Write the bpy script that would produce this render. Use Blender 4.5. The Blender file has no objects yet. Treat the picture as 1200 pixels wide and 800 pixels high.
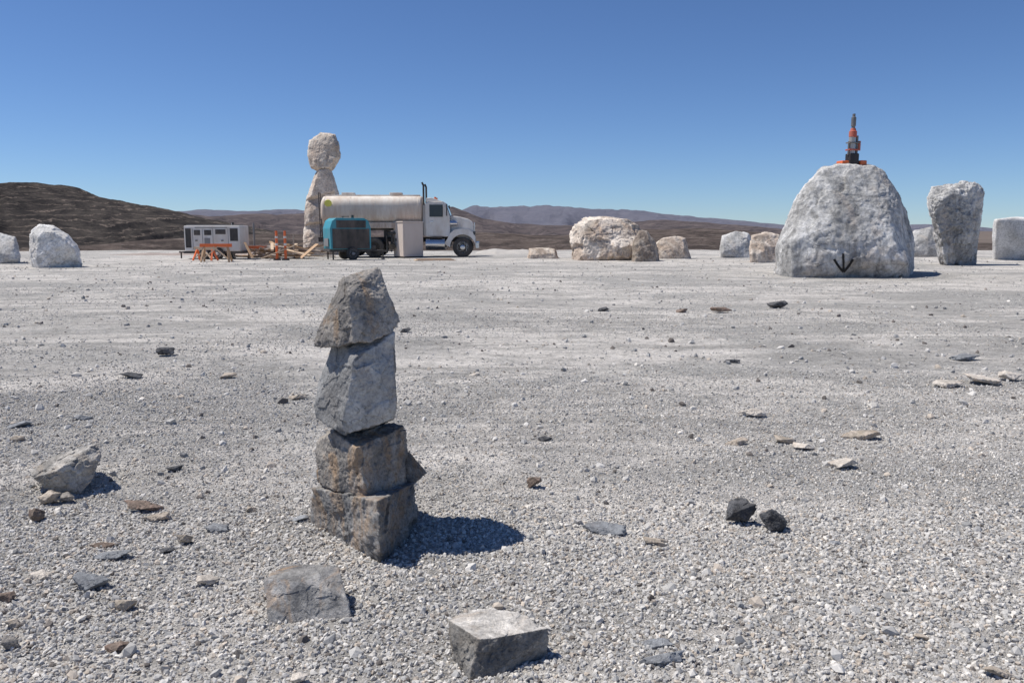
import bpy, bmesh, math, random
import numpy as np
from mathutils import Vector, Matrix, noise
from mathutils.bvhtree import BVHTree
R=math.radians
random.seed(7); rng=np.random.default_rng(7)
sc=bpy.context.scene; col=sc.collection
# ------------------------------------------------------------ camera
H=1.5; F=933.0; PITCH=math.atan(130/F)
cam=bpy.data.cameras.new('camera'); cam.lens=28; cam.sensor_width=36; cam.clip_end=40000; cam.clip_start=.05
co=bpy.data.objects.new('camera',cam); col.objects.link(co); co.location=(0,0,H); co.rotation_euler=(R(90)-PITCH,0,0)
sc.camera=co
cp,sp=math.cos(PITCH),math.sin(PITCH)
def ray(px,py):
    x=(px-600)/F; y=(400-py)/F
    return Vector((x, cp+y*sp, y*cp-sp))
def P(px,py,Y):
    d=ray(px,py); return Vector((0,0,H))+d*(Y/d.y)
def G(px,py,dz=0.):
    d=ray(px,py); q=Vector((0,0,H))+d*(-H/d.z); q.z+=dz; return q
# ------------------------------------------------------------ world, sun
S=Vector((-.77,.15,1.40)).normalized()
w=bpy.data.worlds.new('World'); sc.world=w; w.use_nodes=True
nt=w.node_tree; bg=nt.nodes['Background']
sky=nt.nodes.new('ShaderNodeTexSky'); sky.sky_type='NISHITA'; sky.sun_disc=False
sky.sun_elevation=math.asin(S.z); sky.sun_rotation=math.atan2(S.x,S.y)%(2*math.pi)
sky.altitude=2200; sky.air_density=1.; sky.dust_density=0.; sky.ozone_density=1.6
hs=nt.nodes.new('ShaderNodeMix'); hs.data_type='RGBA'; hs.blend_type='MULTIPLY'; hs.inputs[0].default_value=1; hs.inputs[7].default_value=(.60,.76,1.01,1)
nt.links.new(sky.outputs[0],hs.inputs[6]); nt.links.new(hs.outputs[2],bg.inputs[0]); bg.inputs[1].default_value=.1
sl=bpy.data.lights.new('sun','SUN'); sl.energy=5.0; sl.angle=R(.5); sl.color=(1,.96,.895)
so=bpy.data.objects.new('sun',sl); col.objects.link(so); so.rotation_euler=S.to_track_quat('Z','Y').to_euler(); so.location=(-20,10,40)
sc.view_settings.view_transform='Standard'; sc.view_settings.look='None'; sc.view_settings.exposure=0
# ------------------------------------------------------------ materials
class NB:
    def __init__(s,name):
        s.m=bpy.data.materials.new(name); s.m.use_nodes=True; s.t=s.m.node_tree; s.b=s.t.nodes['Principled BSDF']
        s.tc=s.n('ShaderNodeTexCoord')
    def n(s,t,**k):
        o=s.t.nodes.new(t)
        for a,v in k.items(): setattr(o,a,v)
        return o
    def l(s,a,b): s.t.links.new(a,b)
    def mapping(s,scale,rot=0):
        m=s.n('ShaderNodeMapping'); m.inputs['Scale'].default_value=scale; m.inputs['Rotation'].default_value=(0,0,rot); s.l(s.tc.outputs['Object'],m.inputs[0]); return m.outputs[0]
    def noise(s,scale,detail=6,rough=.6,vec=None,dist=0):
        o=s.n('ShaderNodeTexNoise'); o.inputs['Scale'].default_value=scale; o.inputs['Detail'].default_value=detail; o.inputs['Roughness'].default_value=rough; o.inputs['Distortion'].default_value=dist
        s.l(vec or s.tc.outputs['Object'],o.inputs['Vector']); return o.outputs[0]
    def vor(s,scale,feature='F1',out='Distance',vec=None):
        o=s.n('ShaderNodeTexVoronoi',feature=feature); o.inputs['Scale'].default_value=scale
        s.l(vec or s.tc.outputs['Object'],o.inputs['Vector']); return o.outputs[out]
    def ramp(s,f,stops):
        o=s.n('ShaderNodeValToRGB'); e=o.color_ramp.elements
        while len(e)<len(stops): e.new(.5)
        for i,(p,c) in enumerate(stops):
            e[i].position=p; e[i].color=tuple(c[:3])+(1,) if hasattr(c,'__len__') else (c,c,c,1)
        s.l(f,o.inputs[0]); return o.outputs[0]
    def mix(s,f,a,b,mode='MIX'):
        o=s.n('ShaderNodeMix',data_type='RGBA',blend_type=mode)
        for i,v in ((0,f),(6,a),(7,b)):
            if isinstance(v,(int,float)): o.inputs[i].default_value=v
            elif isinstance(v,tuple): o.inputs[i].default_value=v[:3]+(1,)
            else: s.l(v,o.inputs[i])
        return o.outputs[2]
    def math(s,op,a,b=0.0):
        o=s.n('ShaderNodeMath',operation=op)
        for i,v in enumerate((a,b)):
            if isinstance(v,(int,float)): o.inputs[i].default_value=v
            else: s.l(v,o.inputs[i])
        return o.outputs[0]
    def bump(s,h,strength,dist,prev=None):
        o=s.n('ShaderNodeBump'); o.inputs['Strength'].default_value=strength; o.inputs['Distance'].default_value=dist
        s.l(h,o.inputs['Height'])
        if prev is not None: s.l(prev,o.inputs['Normal'])
        return o.outputs[0]
    def done(s,color,rough=.9,normal=None,metal=0,spec=.25):
        if isinstance(color,tuple): s.b.inputs['Base Color'].default_value=color[:3]+(1,)
        else: s.l(color,s.b.inputs['Base Color'])
        s.b.inputs['Roughness'].default_value=rough; s.b.inputs['Metallic'].default_value=metal
        s.b.inputs['Specular IOR Level'].default_value=spec
        if normal is not None: s.l(normal,s.b.inputs['Normal'])
        return s.m
def rockmat(name,light,dark,stain,size,stain_amt=.5,bump=.7,pits=.0,bd=.025,streak=0.):
    k=1/size; b=NB(name)
    big=b.noise(1.8*k,9,.68,dist=.5)
    c=b.mix(b.ramp(big,[(.42,0.),(.57,1.)]),dark,light)
    st=b.noise(1.2*k,6,.64,vec=b.mapping((1.3,1.3,.7)),dist=1.2)
    c=b.mix(b.math('MULTIPLY',b.ramp(st,[(.50,0.),(.61,1.)]),stain_amt),c,stain)
    fine=b.noise(24*k,7,.78)
    c=b.mix(.9,c,b.ramp(fine,[(.3,.4),(.5,.95),(.72,1.35)]),'MULTIPLY')
    wv=b.n('ShaderNodeVectorMath',operation='ADD'); nn=b.n('ShaderNodeTexNoise'); nn.inputs['Scale'].default_value=4*k; b.l(b.tc.outputs['Object'],nn.inputs[0])
    sc_=b.n('ShaderNodeVectorMath',operation='SCALE'); sc_.inputs['Scale'].default_value=.35*size; b.l(nn.outputs[1],sc_.inputs[0]); b.l(b.tc.outputs['Object'],wv.inputs[0]); b.l(sc_.outputs[0],wv.inputs[1])
    crack=b.vor(2.4*k,'DISTANCE_TO_EDGE',vec=wv.outputs[0])
    cr=b.ramp(crack,[(0.,.35),(.014,1.)])
    cm_=b.ramp(b.noise(1.3*k,3),[(.46,0.),(.56,.75)])
    c=b.mix(cm_,c,b.mix(1.,c,cr,'MULTIPLY'))
    if pits:
        pv=b.ramp(b.vor(9*k),[(.08,.5),(.2,1.)]); c=b.mix(pits,c,pv,'MULTIPLY')
    if streak:
        sv=b.ramp(b.noise(1.*k,7,.7,vec=b.mapping((8,8,.6))),[(.38,.62),(.52,1.06)]); c=b.mix(streak,c,sv,'MULTIPLY')
    at=b.n('ShaderNodeAttribute',attribute_name='tint')
    c=b.mix(1.,c,at.outputs['Color'],'MULTIPLY')
    n1=b.bump(b.noise(6*k,10,.70),bump,bd*size)
    n2=b.bump(fine,bump*.8,bd*.3*size,n1)
    return b.done(c,.92,n2)
def paint(name,c,rough=.5,dirt=.25,dcol=(.36,.3,.24),metal=0,scale=2.):
    b=NB(name); d=b.noise(scale,7,.65,vec=b.mapping((1,1,.45)))
    cc=b.mix(b.math('MULTIPLY',b.ramp(d,[(.38,0.),(.72,1.)]),dirt*2),c,dcol)
    return b.done(cc,rough,b.bump(b.noise(scale*6,3),.08,.02),metal,.4)
M={}
M['gneiss']=rockmat('grey_brown_stone',(.42,.38,.335),(.21,.195,.18),(.42,.27,.15),.4,.65,.8,bd=.035)
M['grey']=rockmat('grey_stone',(.40,.395,.385),(.30,.295,.29),(.31,.26,.22),.4,.25,.7,bd=.025)
M['greyb']=rockmat('rough_grey_stone',(.35,.335,.315),(.18,.175,.17),(.40,.25,.13),.4,.5,.8,bd=.035)
M['loose_block']=rockmat('loose_block_stone',(.42,.395,.36),(.24,.225,.205),(.32,.26,.2),.35,.4,.8,bd=.035)
M['tanstone']=rockmat('small_tan_stone',(.50,.43,.36),(.36,.31,.25),(.36,.25,.16),.1,.3)
M['cream']=rockmat('small_cream_stone',(.64,.58,.51),(.50,.45,.39),(.56,.43,.32),.12,.3)
M['dark']=rockmat('small_dark_stone',(.13,.13,.135),(.06,.06,.063),(.11,.09,.08),.12,.3)
M['slate']=rockmat('small_slate_stone',(.30,.31,.32),(.2,.205,.215),(.25,.22,.2),.12,.2)
M['brown']=rockmat('small_brown_stone',(.27,.205,.165),(.14,.11,.09),(.22,.13,.1),.1,.4)
M['bigwhite']=rockmat('pale_grey_boulder',(.67,.655,.63),(.37,.36,.345),(.53,.45,.38),3.2,.5,1.,.4,.028,.9)
M['white']=rockmat('white_boulder',(.80,.78,.75),(.60,.58,.55),(.62,.54,.46),2.,.35,.7,.2,.02)
M['bigwarm']=rockmat('warm_boulder',(.72,.64,.55),(.40,.325,.265),(.56,.41,.29),2.4,.65,.9,0,.03)
M['biggrey']=rockmat('grey_boulder',(.64,.625,.60),(.42,.41,.39),(.50,.43,.36),2.,.4,.9,.3,.03)
M['totem']=rockmat('stack_boulder',(.70,.615,.525),(.52,.435,.365),(.54,.40,.30),2.,.5,.9,.3,.03)
def gravelmat():
    b=NB('gravel_stone'); at=b.n('ShaderNodeAttribute',attribute_name='tint')
    f=b.noise(140,3,.6); c=b.mix(.5,at.outputs['Color'],b.ramp(f,[(.3,.75),(.7,1.2)]),'MULTIPLY')
    return b.done(c,.95,b.bump(f,.35,.004))
def groundmat():
    b=NB('dusty_gravel_ground')
    st=b.noise(1.,8,.68,vec=b.mapping((.16,.30,.2),.3),dist=1.4)
    st2=b.noise(1.,9,.76,vec=b.mapping((.7,1.1,1.),-.4),dist=1.)
    c=b.mix(b.ramp(st,[(.43,0.),(.54,1.)]),(.45,.43,.40),(.70,.655,.60))
    c=b.mix(b.ramp(st2,[(.50,0.),(.58,.75)]),c,(.39,.37,.34))
    for rot,sx_,th in ((.12,.9,.56),(-.22,.7,.58),(.5,1.1,.6)):
        tr_=b.noise(1.,3,.5,vec=b.mapping((.02,sx_,1.),rot),dist=.4)
        c=b.mix(b.ramp(tr_,[(th-.03,0.),(th,.5),(th+.03,0.)]),c,(.37,.35,.32))
    v1=b.n('ShaderNodeTexVoronoi'); v1.inputs['Scale'].default_value=75; b.l(b.tc.outputs['Object'],v1.inputs['Vector'])
    v2=b.n('ShaderNodeTexVoronoi'); v2.inputs['Scale'].default_value=14; b.l(b.tc.outputs['Object'],v2.inputs['Vector'])
    s1=b.n('ShaderNodeSeparateColor'); b.l(v1.outputs['Color'],s1.inputs[0])
    s2=b.n('ShaderNodeSeparateColor'); b.l(v2.outputs['Color'],s2.inputs[0])
    c=b.mix(.8,c,b.ramp(s1.outputs[0],[(0.,.55),(.3,.9),(1.,1.15)]),'MULTIPLY')
    c=b.mix(.7,c,b.ramp(s2.outputs[0],[(0.,.6),(.10,.95),(1.,1.1)]),'MULTIPLY')
    c=b.mix(.6,c,b.ramp(b.noise(6,8,.75),[(.3,.62),(.6,1.08)]),'MULTIPLY')
    sx=b.n('ShaderNodeSeparateXYZ'); b.l(b.tc.outputs['Object'],sx.inputs[0])
    ed=b.math('ADD',sx.outputs['Y'],b.math('MULTIPLY',b.noise(.12,5),14.))
    far=b.n('ShaderNodeMapRange'); far.inputs['From Min'].default_value=66; far.inputs['From Max'].default_value=74; b.l(ed,far.inputs['Value'])
    des=b.mix(b.ramp(b.noise(.02,9,.7),[(.35,0.),(.65,1.)]),(.10,.08,.066),(.20,.158,.13))
    c=b.mix(far.outputs[0],c,des)
    n=b.bump(v1.outputs['Distance'],.6,.012); n=b.bump(b.noise(9,7,.7),.6,.05,n); n=b.bump(v2.outputs['Distance'],.3,.03,n); n=b.bump(st2,.7,.25,n)
    return b.done(c,.97,n)
def hillmat(name,a,bcol,band,bscale,nscale,bamt,haze,hf,wob=1.3):
    b=NB(name)
    c=b.mix(b.ramp(b.noise(nscale,10,.78),[(.43,0.),(.58,1.)]),a,bcol)
    sx=b.n('ShaderNodeSeparateXYZ'); b.l(b.tc.outputs['Object'],sx.inputs[0])
    zz=b.math('ADD',b.math('MULTIPLY',sx.outputs['Z'],bscale),b.math('MULTIPLY',b.noise(nscale*.35,6,.65),wob))
    fr=b.math('FRACT',zz); ba=b.ramp(fr,[(0.,0.),(.04,.9),(.11,0.),(.45,.0),(.50,.7),(.56,0.)])
    c=b.mix(b.math('MULTIPLY',b.math('MULTIPLY',ba,bamt),b.ramp(b.noise(nscale*1.5,6,.7),[(.40,0.),(.54,1.)])),c,band)
    c=b.mix(hf,c,haze)  # aerial haze blended into the rock base colour, no volume
    n=b.bump(b.noise(nscale*3,10,.78),1.,1.2/nscale*.25)
    return b.done(c,1.,n,spec=0.)
# ------------------------------------------------------------ helpers
def tag(o,label=None,cat=None,group=None,kind=None):
    if label: o['label']=label
    if cat: o['category']=cat
    if group: o['group']=group
    if kind: o['kind']=kind
    return o
def empty(name,loc,rz,label,cat,group=None):
    o=bpy.data.objects.new(name,None); col.objects.link(o); o.location=loc; o.rotation_euler=(0,0,rz); o.empty_display_size=.3
    return tag(o,label,cat,group)
def meshobj(name,verts,faces,mat,parent=None,smooth=False,tint=None,loc=None):
    me=bpy.data.meshes.new(name); me.from_pydata([tuple(v) for v in verts],[],faces)
    if smooth: me.polygons.foreach_set('use_smooth',[True]*len(me.polygons))
    if tint is not None:
        a=me.color_attributes.new('tint','FLOAT_COLOR','POINT'); a.data.foreach_set('color',np.asarray(tint,dtype=np.float32).ravel())
    me.materials.append(mat); me.update()
    o=bpy.data.objects.new(name,me); col.objects.link(o)
    if parent: o.parent=parent
    if loc is not None: o.location=loc
    return o
_ico={}
def ico(n):
    if n not in _ico:
        bm=bmesh.new(); bmesh.ops.create_icosphere(bm,subdivisions=n,radius=1)
        v=np.array([x.co[:] for x in bm.verts]); v/=np.linalg.norm(v,axis=1)[:,None]
        f=[[q.index for q in x.verts] for x in bm.faces]; bm.free(); _ico[n]=(v,f)
    return _ico[n]
def hsh(p): return math.sin(p.x*12.9+p.y*78.2+p.z*37.7)*.5+.5
def rock(name,label,cat,pts,mat,sub=5,amp=.03,p=40,seed=0,group=None,tr=.16,chip=.012,chops=0,bright=1.,topbright=None,rough=.5,cut=(.76,.9),face=None,cfac=2.2):
    pts=[Vector(q) for q in pts]; rs=random.Random(seed)
    c=Vector([(max(q[i] for q in pts)+min(q[i] for q in pts))/2 for i in range(3)])*.5+sum(pts,Vector())/len(pts)*.5
    bm=bmesh.new(); vs=[bm.verts.new(q-c) for q in pts]; bmesh.ops.convex_hull(bm,input=vs); bm.normal_update()
    pl=[]
    for f in bm.faces:
        n=f.normal.copy(); h=n.dot(f.verts[0].co)
        if h<0: n=-n; h=-h
        if h<1e-4 or f.calc_area()<1e-7: continue
        if any(n.dot(a)>.985 for a,_ in pl): continue
        pl.append((n,h))
    bm.free()
    for i in range(chops):
        n=Vector((rs.gauss(0,1),rs.gauss(-.7,.9),rs.gauss(.15,.6))).normalized(); sup=max(n.dot(q-c) for q in pts)
        pl.append((n,sup*rs.uniform(*cut)))
    N=np.array([a[:] for a,_ in pl]); Hh=np.array([h for _,h in pl])
    v,f=ico(sub); q=np.maximum(v@N.T,0)/Hh; idx=q.argmax(1)
    mx=q.max(1)[:,None]; r=1/(mx[:,0]*((q/mx)**p).sum(1)**(1/p))
    size=float(np.mean(r)); ti=np.array([1+rs.uniform(-tr,tr) for _ in pl])
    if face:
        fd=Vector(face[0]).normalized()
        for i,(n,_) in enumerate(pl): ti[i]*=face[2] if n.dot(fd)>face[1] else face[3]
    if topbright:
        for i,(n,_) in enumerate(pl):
            if n.z>.55: ti[i]=topbright  # upward facets get a brighter tint, painted as sunlight
    off=Vector((rs.uniform(0,99),rs.uniform(0,99),rs.uniform(0,99)))
    out=[]; tt=[]; fine=sub>=6
    for i in range(len(v)):
        d=Vector(v[i]); s=d*(r[i]/size)
        a=noise.fractal(s*1.5+off,.8,2.1,6)
        k=1+amp*a; ht=0
        if chip:
            wv=s*cfac+off+Vector((noise.noise(s*3+off),noise.noise(s*3-off),0))*.25
            dd,pp=noise.voronoi(wv); ht=hsh(pp[0]); k-=chip*ht*2
            if fine:
                dd,pp=noise.voronoi(wv*2.7); k-=chip*.7*hsh(pp[0])
                if sub>=7: dd,pp=noise.voronoi(wv*6.5); k-=chip*.3*hsh(pp[0])
        if fine: k+=amp*rough*(.35-abs(noise.fractal(s*5+off,.7,2.2,4)))
        out.append(d*(r[i]*k))
        t=ti[idx[i]]*bright*(1+.12*noise.noise(s*3+off)-.12*(ht-.5)); tt.append((t,t,t,1))
    base=min(o.z for o in out); org=Vector((c.x,c.y,c.z+base)); sh=Vector((0,0,-base))
    o=meshobj(name,[q+sh for q in out],f,mat,None,sub>=5,tt,org)
    return tag(o,label,cat,group)
STD=((-.5,.74,.83),(-.2,.97,.98),(.05,1,1),(.3,.92,.95),(.5,.65,.8))
LEAN=((-.5,.86,.30),(-.38,.93,.60),(-.14,.97,.96),(.05,1,1),(.3,.92,.95),(.5,.65,.7))
def sil(poly,Y,T,grounded=True,seed=0,rings=STD):
    rs=random.Random(seed); W=[P(x,y,Y) for x,y in poly]
    cx=(max(q.x for q in W)+min(q.x for q in W))/2; zt=max(q.z for q in W); zb=min(q.z for q in W); zm=(zt+zb)/2
    out=[]
    for dy,s,s2 in rings:
        for q in W:
            if abs(dy)==.5 and rs.random()<.3: continue
            g=1+dy*T/Y
            x=(cx+(q.x-cx)*s*rs.uniform(.95,1.0))*g
            if grounded: z=q.z*s2 if q.z>.25*zt else -.15
            else: z=zm+(q.z-zm)*s2
            out.append(Vector((x,Y+dy*T+rs.uniform(-.04,.04)*T,z)))
    return out
class MB:
    def __init__(s): s.v=[]; s.f=[]
    def add(s,vs,fs):
        k=len(s.v); s.v+=[Vector(q) for q in vs]; s.f+=[[i+k for i in f] for f in fs]; return s
    def box(s,x0,x1,y0,y1,z0,z1,bev=0.0,M4=None):
        bm=bmesh.new(); bmesh.ops.create_cube(bm,size=1)
        for q in bm.verts: q.co=Vector(((x0+x1)/2+q.co.x*(x1-x0),(y0+y1)/2+q.co.y*(y1-y0),(z0+z1)/2+q.co.z*(z1-z0)))
        if bev: bmesh.ops.bevel(bm,geom=bm.edges[:],offset=bev,segments=2,affect='EDGES',profile=.6)
        return s.take(bm,M4)
    def take(s,bm,M4=None):
        if M4 is not None: bmesh.ops.transform(bm,matrix=M4,verts=bm.verts)
        bm.normal_update(); bm.verts.index_update()
        s.add([q.co.copy() for q in bm.verts],[[q.index for q in f.verts] for f in bm.faces]); bm.free(); return s
    def prism(s,poly,y0,y1,bev=0.0):   # poly in x,z
        bm=bmesh.new(); a=[bm.verts.new((x,y0,z)) for x,z in poly]; b=[bm.verts.new((x,y1,z)) for x,z in poly]
        bm.faces.new(a); bm.faces.new(b[::-1]); n=len(poly)
        for i in range(n): bm.faces.new((a[i],b[i],b[(i+1)%n],a[(i+1)%n]))
        bmesh.ops.recalc_face_normals(bm,faces=bm.faces)
        if bev: bmesh.ops.bevel(bm,geom=bm.edges[:],offset=bev,segments=2,affect='EDGES',profile=.6)
        return s.take(bm)
    def rod(s,a,b,r,n=10,r2=None):
        a=Vector(a); b=Vector(b); q=(b-a).to_track_quat('Z','Y'); r2=r if r2 is None else r2
        v=[]
        for c,rr in ((a,r),(b,r2)):
            for i in range(n): v.append(c+q@Vector((math.cos(i*2*math.pi/n)*rr,math.sin(i*2*math.pi/n)*rr,0)))
        return s.add(v,[[i,(i+1)%n,n+(i+1)%n,n+i] for i in range(n)]+[list(range(n))[::-1],list(range(n,2*n))])
    def lathe(s,prof,axis_pt,axis,n=24):  # prof: (along, radius)
        q=Vector(axis).to_track_quat('Z','Y'); v=[];f=[]
        for a,r in prof:
            for i in range(n): v.append(Vector(axis_pt)+q@Vector((math.cos(i*2*math.pi/n)*r,math.sin(i*2*math.pi/n)*r,a)))
        for j in range(len(prof)-1):
            for i in range(n): f.append([j*n+i,j*n+(i+1)%n,(j+1)*n+(i+1)%n,(j+1)*n+i])
        f.append(list(range(n))[::-1]); f.append([(len(prof)-1)*n+i for i in range(n)])
        return s.add(v,f)
    def build(s,name,mat,parent=None,label=None,smooth=False,loc=None):
        o=meshobj(name,s.v,s.f,mat,parent,smooth,None,loc)
        if label: o['label']=label
        return o
# ------------------------------------------------------------ ground
def gz(x,y):
    near=.012*np.sin(x*1.7+.6*np.sin(y*1.3))*np.cos(y*1.9+.4)+.008*np.sin(x*4.3+1.2)*np.sin(y*3.7+x)
    mid=.035*np.sin(x*.31+y*.17)*np.sin(y*.43+1)*np.clip((y-9)/12,0,1)
    t=np.clip((y-60-2.5*np.sin(x*.09)-1.5*np.sin(x*.23+1))/26,0,1); drop=-7*t*t*(3-2*t)
    return near+mid+drop
def spaced(lo,hi,n,k):
    u=np.linspace(np.arcsinh(lo/k),np.arcsinh(hi/k),n); return np.sinh(u)*k
xs=spaced(-14000,14000,420,3.); ys=np.concatenate([np.linspace(-25,1,30,endpoint=False),1+spaced(0,20000,430,5.)])
X,Yg=np.meshgrid(xs,ys); Z=gz(X,Yg); nx,ny=len(xs),len(ys)
V=np.stack([X,Yg,Z],-1).reshape(-1,3)
ii=np.arange(nx*ny).reshape(ny,nx); FA=np.stack([ii[:-1,:-1],ii[:-1,1:],ii[1:,1:],ii[1:,:-1]],-1).reshape(-1,4)
def fastmesh(name,V,FA,mat,tint=None,smooth=False):
    me=bpy.data.meshes.new(name); k=FA.shape[1]
    me.vertices.add(len(V)); me.vertices.foreach_set('co',V.astype(np.float32).ravel())
    me.loops.add(FA.size); me.loops.foreach_set('vertex_index',FA.astype(np.int32).ravel())
    me.polygons.add(len(FA)); me.polygons.foreach_set('loop_start',(np.arange(len(FA))*k).astype(np.int32))
    me.update(calc_edges=True)
    me.polygons.foreach_set('use_smooth',np.full(len(FA),smooth,dtype=bool))
    if tint is not None:
        a=me.color_attributes.new('tint','FLOAT_COLOR','POINT'); a.data.foreach_set('color',tint.astype(np.float32).ravel())
    me.materials.append(mat); o=bpy.data.objects.new(name,me); col.objects.link(o); return o
tag(fastmesh('ground',V,FA,groundmat(),None,True),kind='structure')
# gravel (uncountable)
def octa():
    v=np.array([[1,0,0],[-1,0,0],[0,1,0],[0,-1,0],[0,0,1],[0,0,-1.]]); f=np.array([[0,2,4],[2,1,4],[1,3,4],[3,0,4],[2,0,5],[1,2,5],[3,1,5],[0,3,5]]); return v,f
iv,if_=ico(1); if_=np.array(if_)
ov,of=octa()
def ysample(lo,hi,dens):
    g=np.linspace(lo,hi,3000); wt=dens(g)*(1.286*g+1.8); c=np.cumsum(wt); tot=wt.sum()*(g[1]-g[0])
    return np.interp(rng.random(int(tot))*c[-1],c,g)
dens=lambda y: 8200*np.minimum(1,(3.8/y)**2.05)*np.minimum(1,(8/y)**.7)
PAL=np.array([[.56,.535,.50],[.47,.452,.425],[.34,.333,.322],[.49,.425,.355],[.17,.15,.135],[.70,.655,.59]]); PW=[.30,.30,.18,.09,.03,.10]
gn=rng.random((4,4))*6.28
def patch(x,y):
    v=0
    for i,(fx,fy) in enumerate(((.33,.71),(.62,-.55),(-.9,1.1),(1.5,.8))):
        v=v+np.sin(x*fx+y*fy+gn[i,0]+1.4*np.sin(x*fy*.6-y*fx*.7+gn[i,1]))*(1,.8,.6,.4)[i]
    return np.clip(.5+.42*v,.08,1)
def stones(y,tv,tf,smin,smax,pw=PW,sizefn=None,mask=True):
    n=len(y); x=(rng.random(n)*2-1)*(.643*y+.9)
    if mask:
        f_=np.clip((y-3.2)/5,0,1); keep=rng.random(n)<(1-f_)+f_*patch(x,y); x=x[keep]; y=y[keep]; n=len(y)
    sz=smin+(smax-smin)*rng.random(n)**3.0
    if sizefn is not None: sz=sz*sizefn(y)
    k=len(tv)
    jit=1+(rng.random((n,k,3))-.5)*.9; v=tv[None]*jit
    sc3=np.stack([np.ones(n),.55+.45*rng.random(n),.4+.5*rng.random(n)],-1)*sz[:,None]; v=v*sc3[:,None]
    q=rng.normal(size=(n,4)); q[:,1:3]*=.6; q/=np.linalg.norm(q,axis=1)[:,None]; a,b,c,d=q.T
    Rm=np.stack([a*a+b*b-c*c-d*d,2*(b*c-a*d),2*(b*d+a*c),2*(b*c+a*d),a*a-b*b+c*c-d*d,2*(c*d-a*b),2*(b*d-a*c),2*(c*d+a*b),a*a-b*b-c*c+d*d],-1).reshape(n,3,3)
    v=np.einsum('nij,nkj->nki',Rm,v)
    v+=np.stack([x,y,gz(x,y)+sz*.2],-1)[:,None]
    f=tf[None]+(np.arange(n)*k)[:,None,None]
    cidx=rng.choice(len(PAL),n,p=pw); cc=PAL[cidx]*(.82+.36*rng.random((n,1))); t=np.concatenate([np.repeat(cc,k,0),np.ones((n*k,1))],1)
    return v.reshape(-1,3),f.reshape(-1,3),t
ya=ysample(2.1,34,dens)
near=ya<4.2
A=[stones(ya[near],iv,if_,.0035,.0145),
   stones(ya[~near],ov,of,.0045,.0135,sizefn=lambda y:(y/5)**.3),
   stones(2.2+rng.random(1900)**1.3*9,iv,if_,.012,.032,pw=[.25,.22,.2,.16,.10,.07],mask=False),
   stones(6+rng.random(3400)*38,iv,if_,.012,.052,pw=[.24,.2,.22,.14,.12,.08],mask=False)]
vs=[];fs=[];ts=[];k=0
for v,f,t in A: vs.append(v); fs.append(f+k); ts.append(t); k+=len(v)
gr=fastmesh('gravel',np.concatenate(vs),np.concatenate(fs),gravelmat(),np.concatenate(ts))
tag(gr,'loose pale grey crushed gravel spread over the whole plateau','gravel',kind='stuff')
# ------------------------------------------------------------ hills
def hill(name,prof,Y0,depth,base,mat,nx=420,nv=46,gully=.25,gs=1.,seed=1):
    pxs=np.linspace(prof[0][0],prof[-1][0],nx); pys=np.interp(pxs,[a for a,_ in prof],[b for _,b in prof])
    V=[]
    for j in range(nv):
        v=j/(nv-1); Yj=Y0+depth*(-1+1.5*v)
        sh=math.sin(min(v/.667,1)*math.pi/2)**1.25 if v<.667 else math.cos((v-.667)/.333*math.pi/2)
        for i in range(nx):
            q=P(pxs[i],pys[i],Y0); hgt=max(q.z-base,0)
            n1=noise.fractal(Vector((q.x/(depth*.35)*gs,Yj/(depth*1.1)*gs,seed)),.8,2.1,6)
            n2=1-abs(noise.noise(Vector((q.x/(depth*.09)*gs+n1*.8,Yj/(depth*.8),seed+9))))
            m=sh*(1-sh)*4 if v<.667 else .0
            z=base+hgt*(sh+(.10*n1*m)-(gully*(1-n2)*m))+ (hgt*.05*noise.fractal(Vector((q.x/(depth*.06),Yj/(depth*.3),seed)),.7,2.,5))*sh
            V.append((q.x,Yj,z-(2 if j==0 else 0)))
    V=np.array(V); ii=np.arange(nx*nv).reshape(nv,nx); FA=np.stack([ii[:-1,:-1],ii[:-1,1:],ii[1:,1:],ii[1:,:-1]],-1).reshape(-1,4)
    return tag(fastmesh(name,V,FA,mat,None,True),kind='structure')
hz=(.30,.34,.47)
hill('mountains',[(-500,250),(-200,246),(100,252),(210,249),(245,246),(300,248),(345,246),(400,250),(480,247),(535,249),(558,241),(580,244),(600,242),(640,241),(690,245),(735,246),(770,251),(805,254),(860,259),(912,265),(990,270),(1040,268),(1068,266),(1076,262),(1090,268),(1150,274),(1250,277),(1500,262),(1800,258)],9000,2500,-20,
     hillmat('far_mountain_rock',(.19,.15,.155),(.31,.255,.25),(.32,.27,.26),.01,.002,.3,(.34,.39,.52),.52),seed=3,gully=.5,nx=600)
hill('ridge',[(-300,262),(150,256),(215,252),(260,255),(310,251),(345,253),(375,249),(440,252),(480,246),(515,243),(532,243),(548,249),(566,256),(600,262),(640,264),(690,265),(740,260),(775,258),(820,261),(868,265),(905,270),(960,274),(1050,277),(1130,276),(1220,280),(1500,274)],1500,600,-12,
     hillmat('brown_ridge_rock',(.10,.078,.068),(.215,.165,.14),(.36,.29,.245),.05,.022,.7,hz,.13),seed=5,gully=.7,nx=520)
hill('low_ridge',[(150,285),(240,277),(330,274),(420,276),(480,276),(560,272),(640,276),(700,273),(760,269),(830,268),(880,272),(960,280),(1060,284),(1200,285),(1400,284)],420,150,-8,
     hillmat('low_ridge_rock',(.10,.08,.068),(.235,.185,.155),(.40,.33,.28),.25,.06,.8,hz,.04),seed=8,gully=.7)
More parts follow.
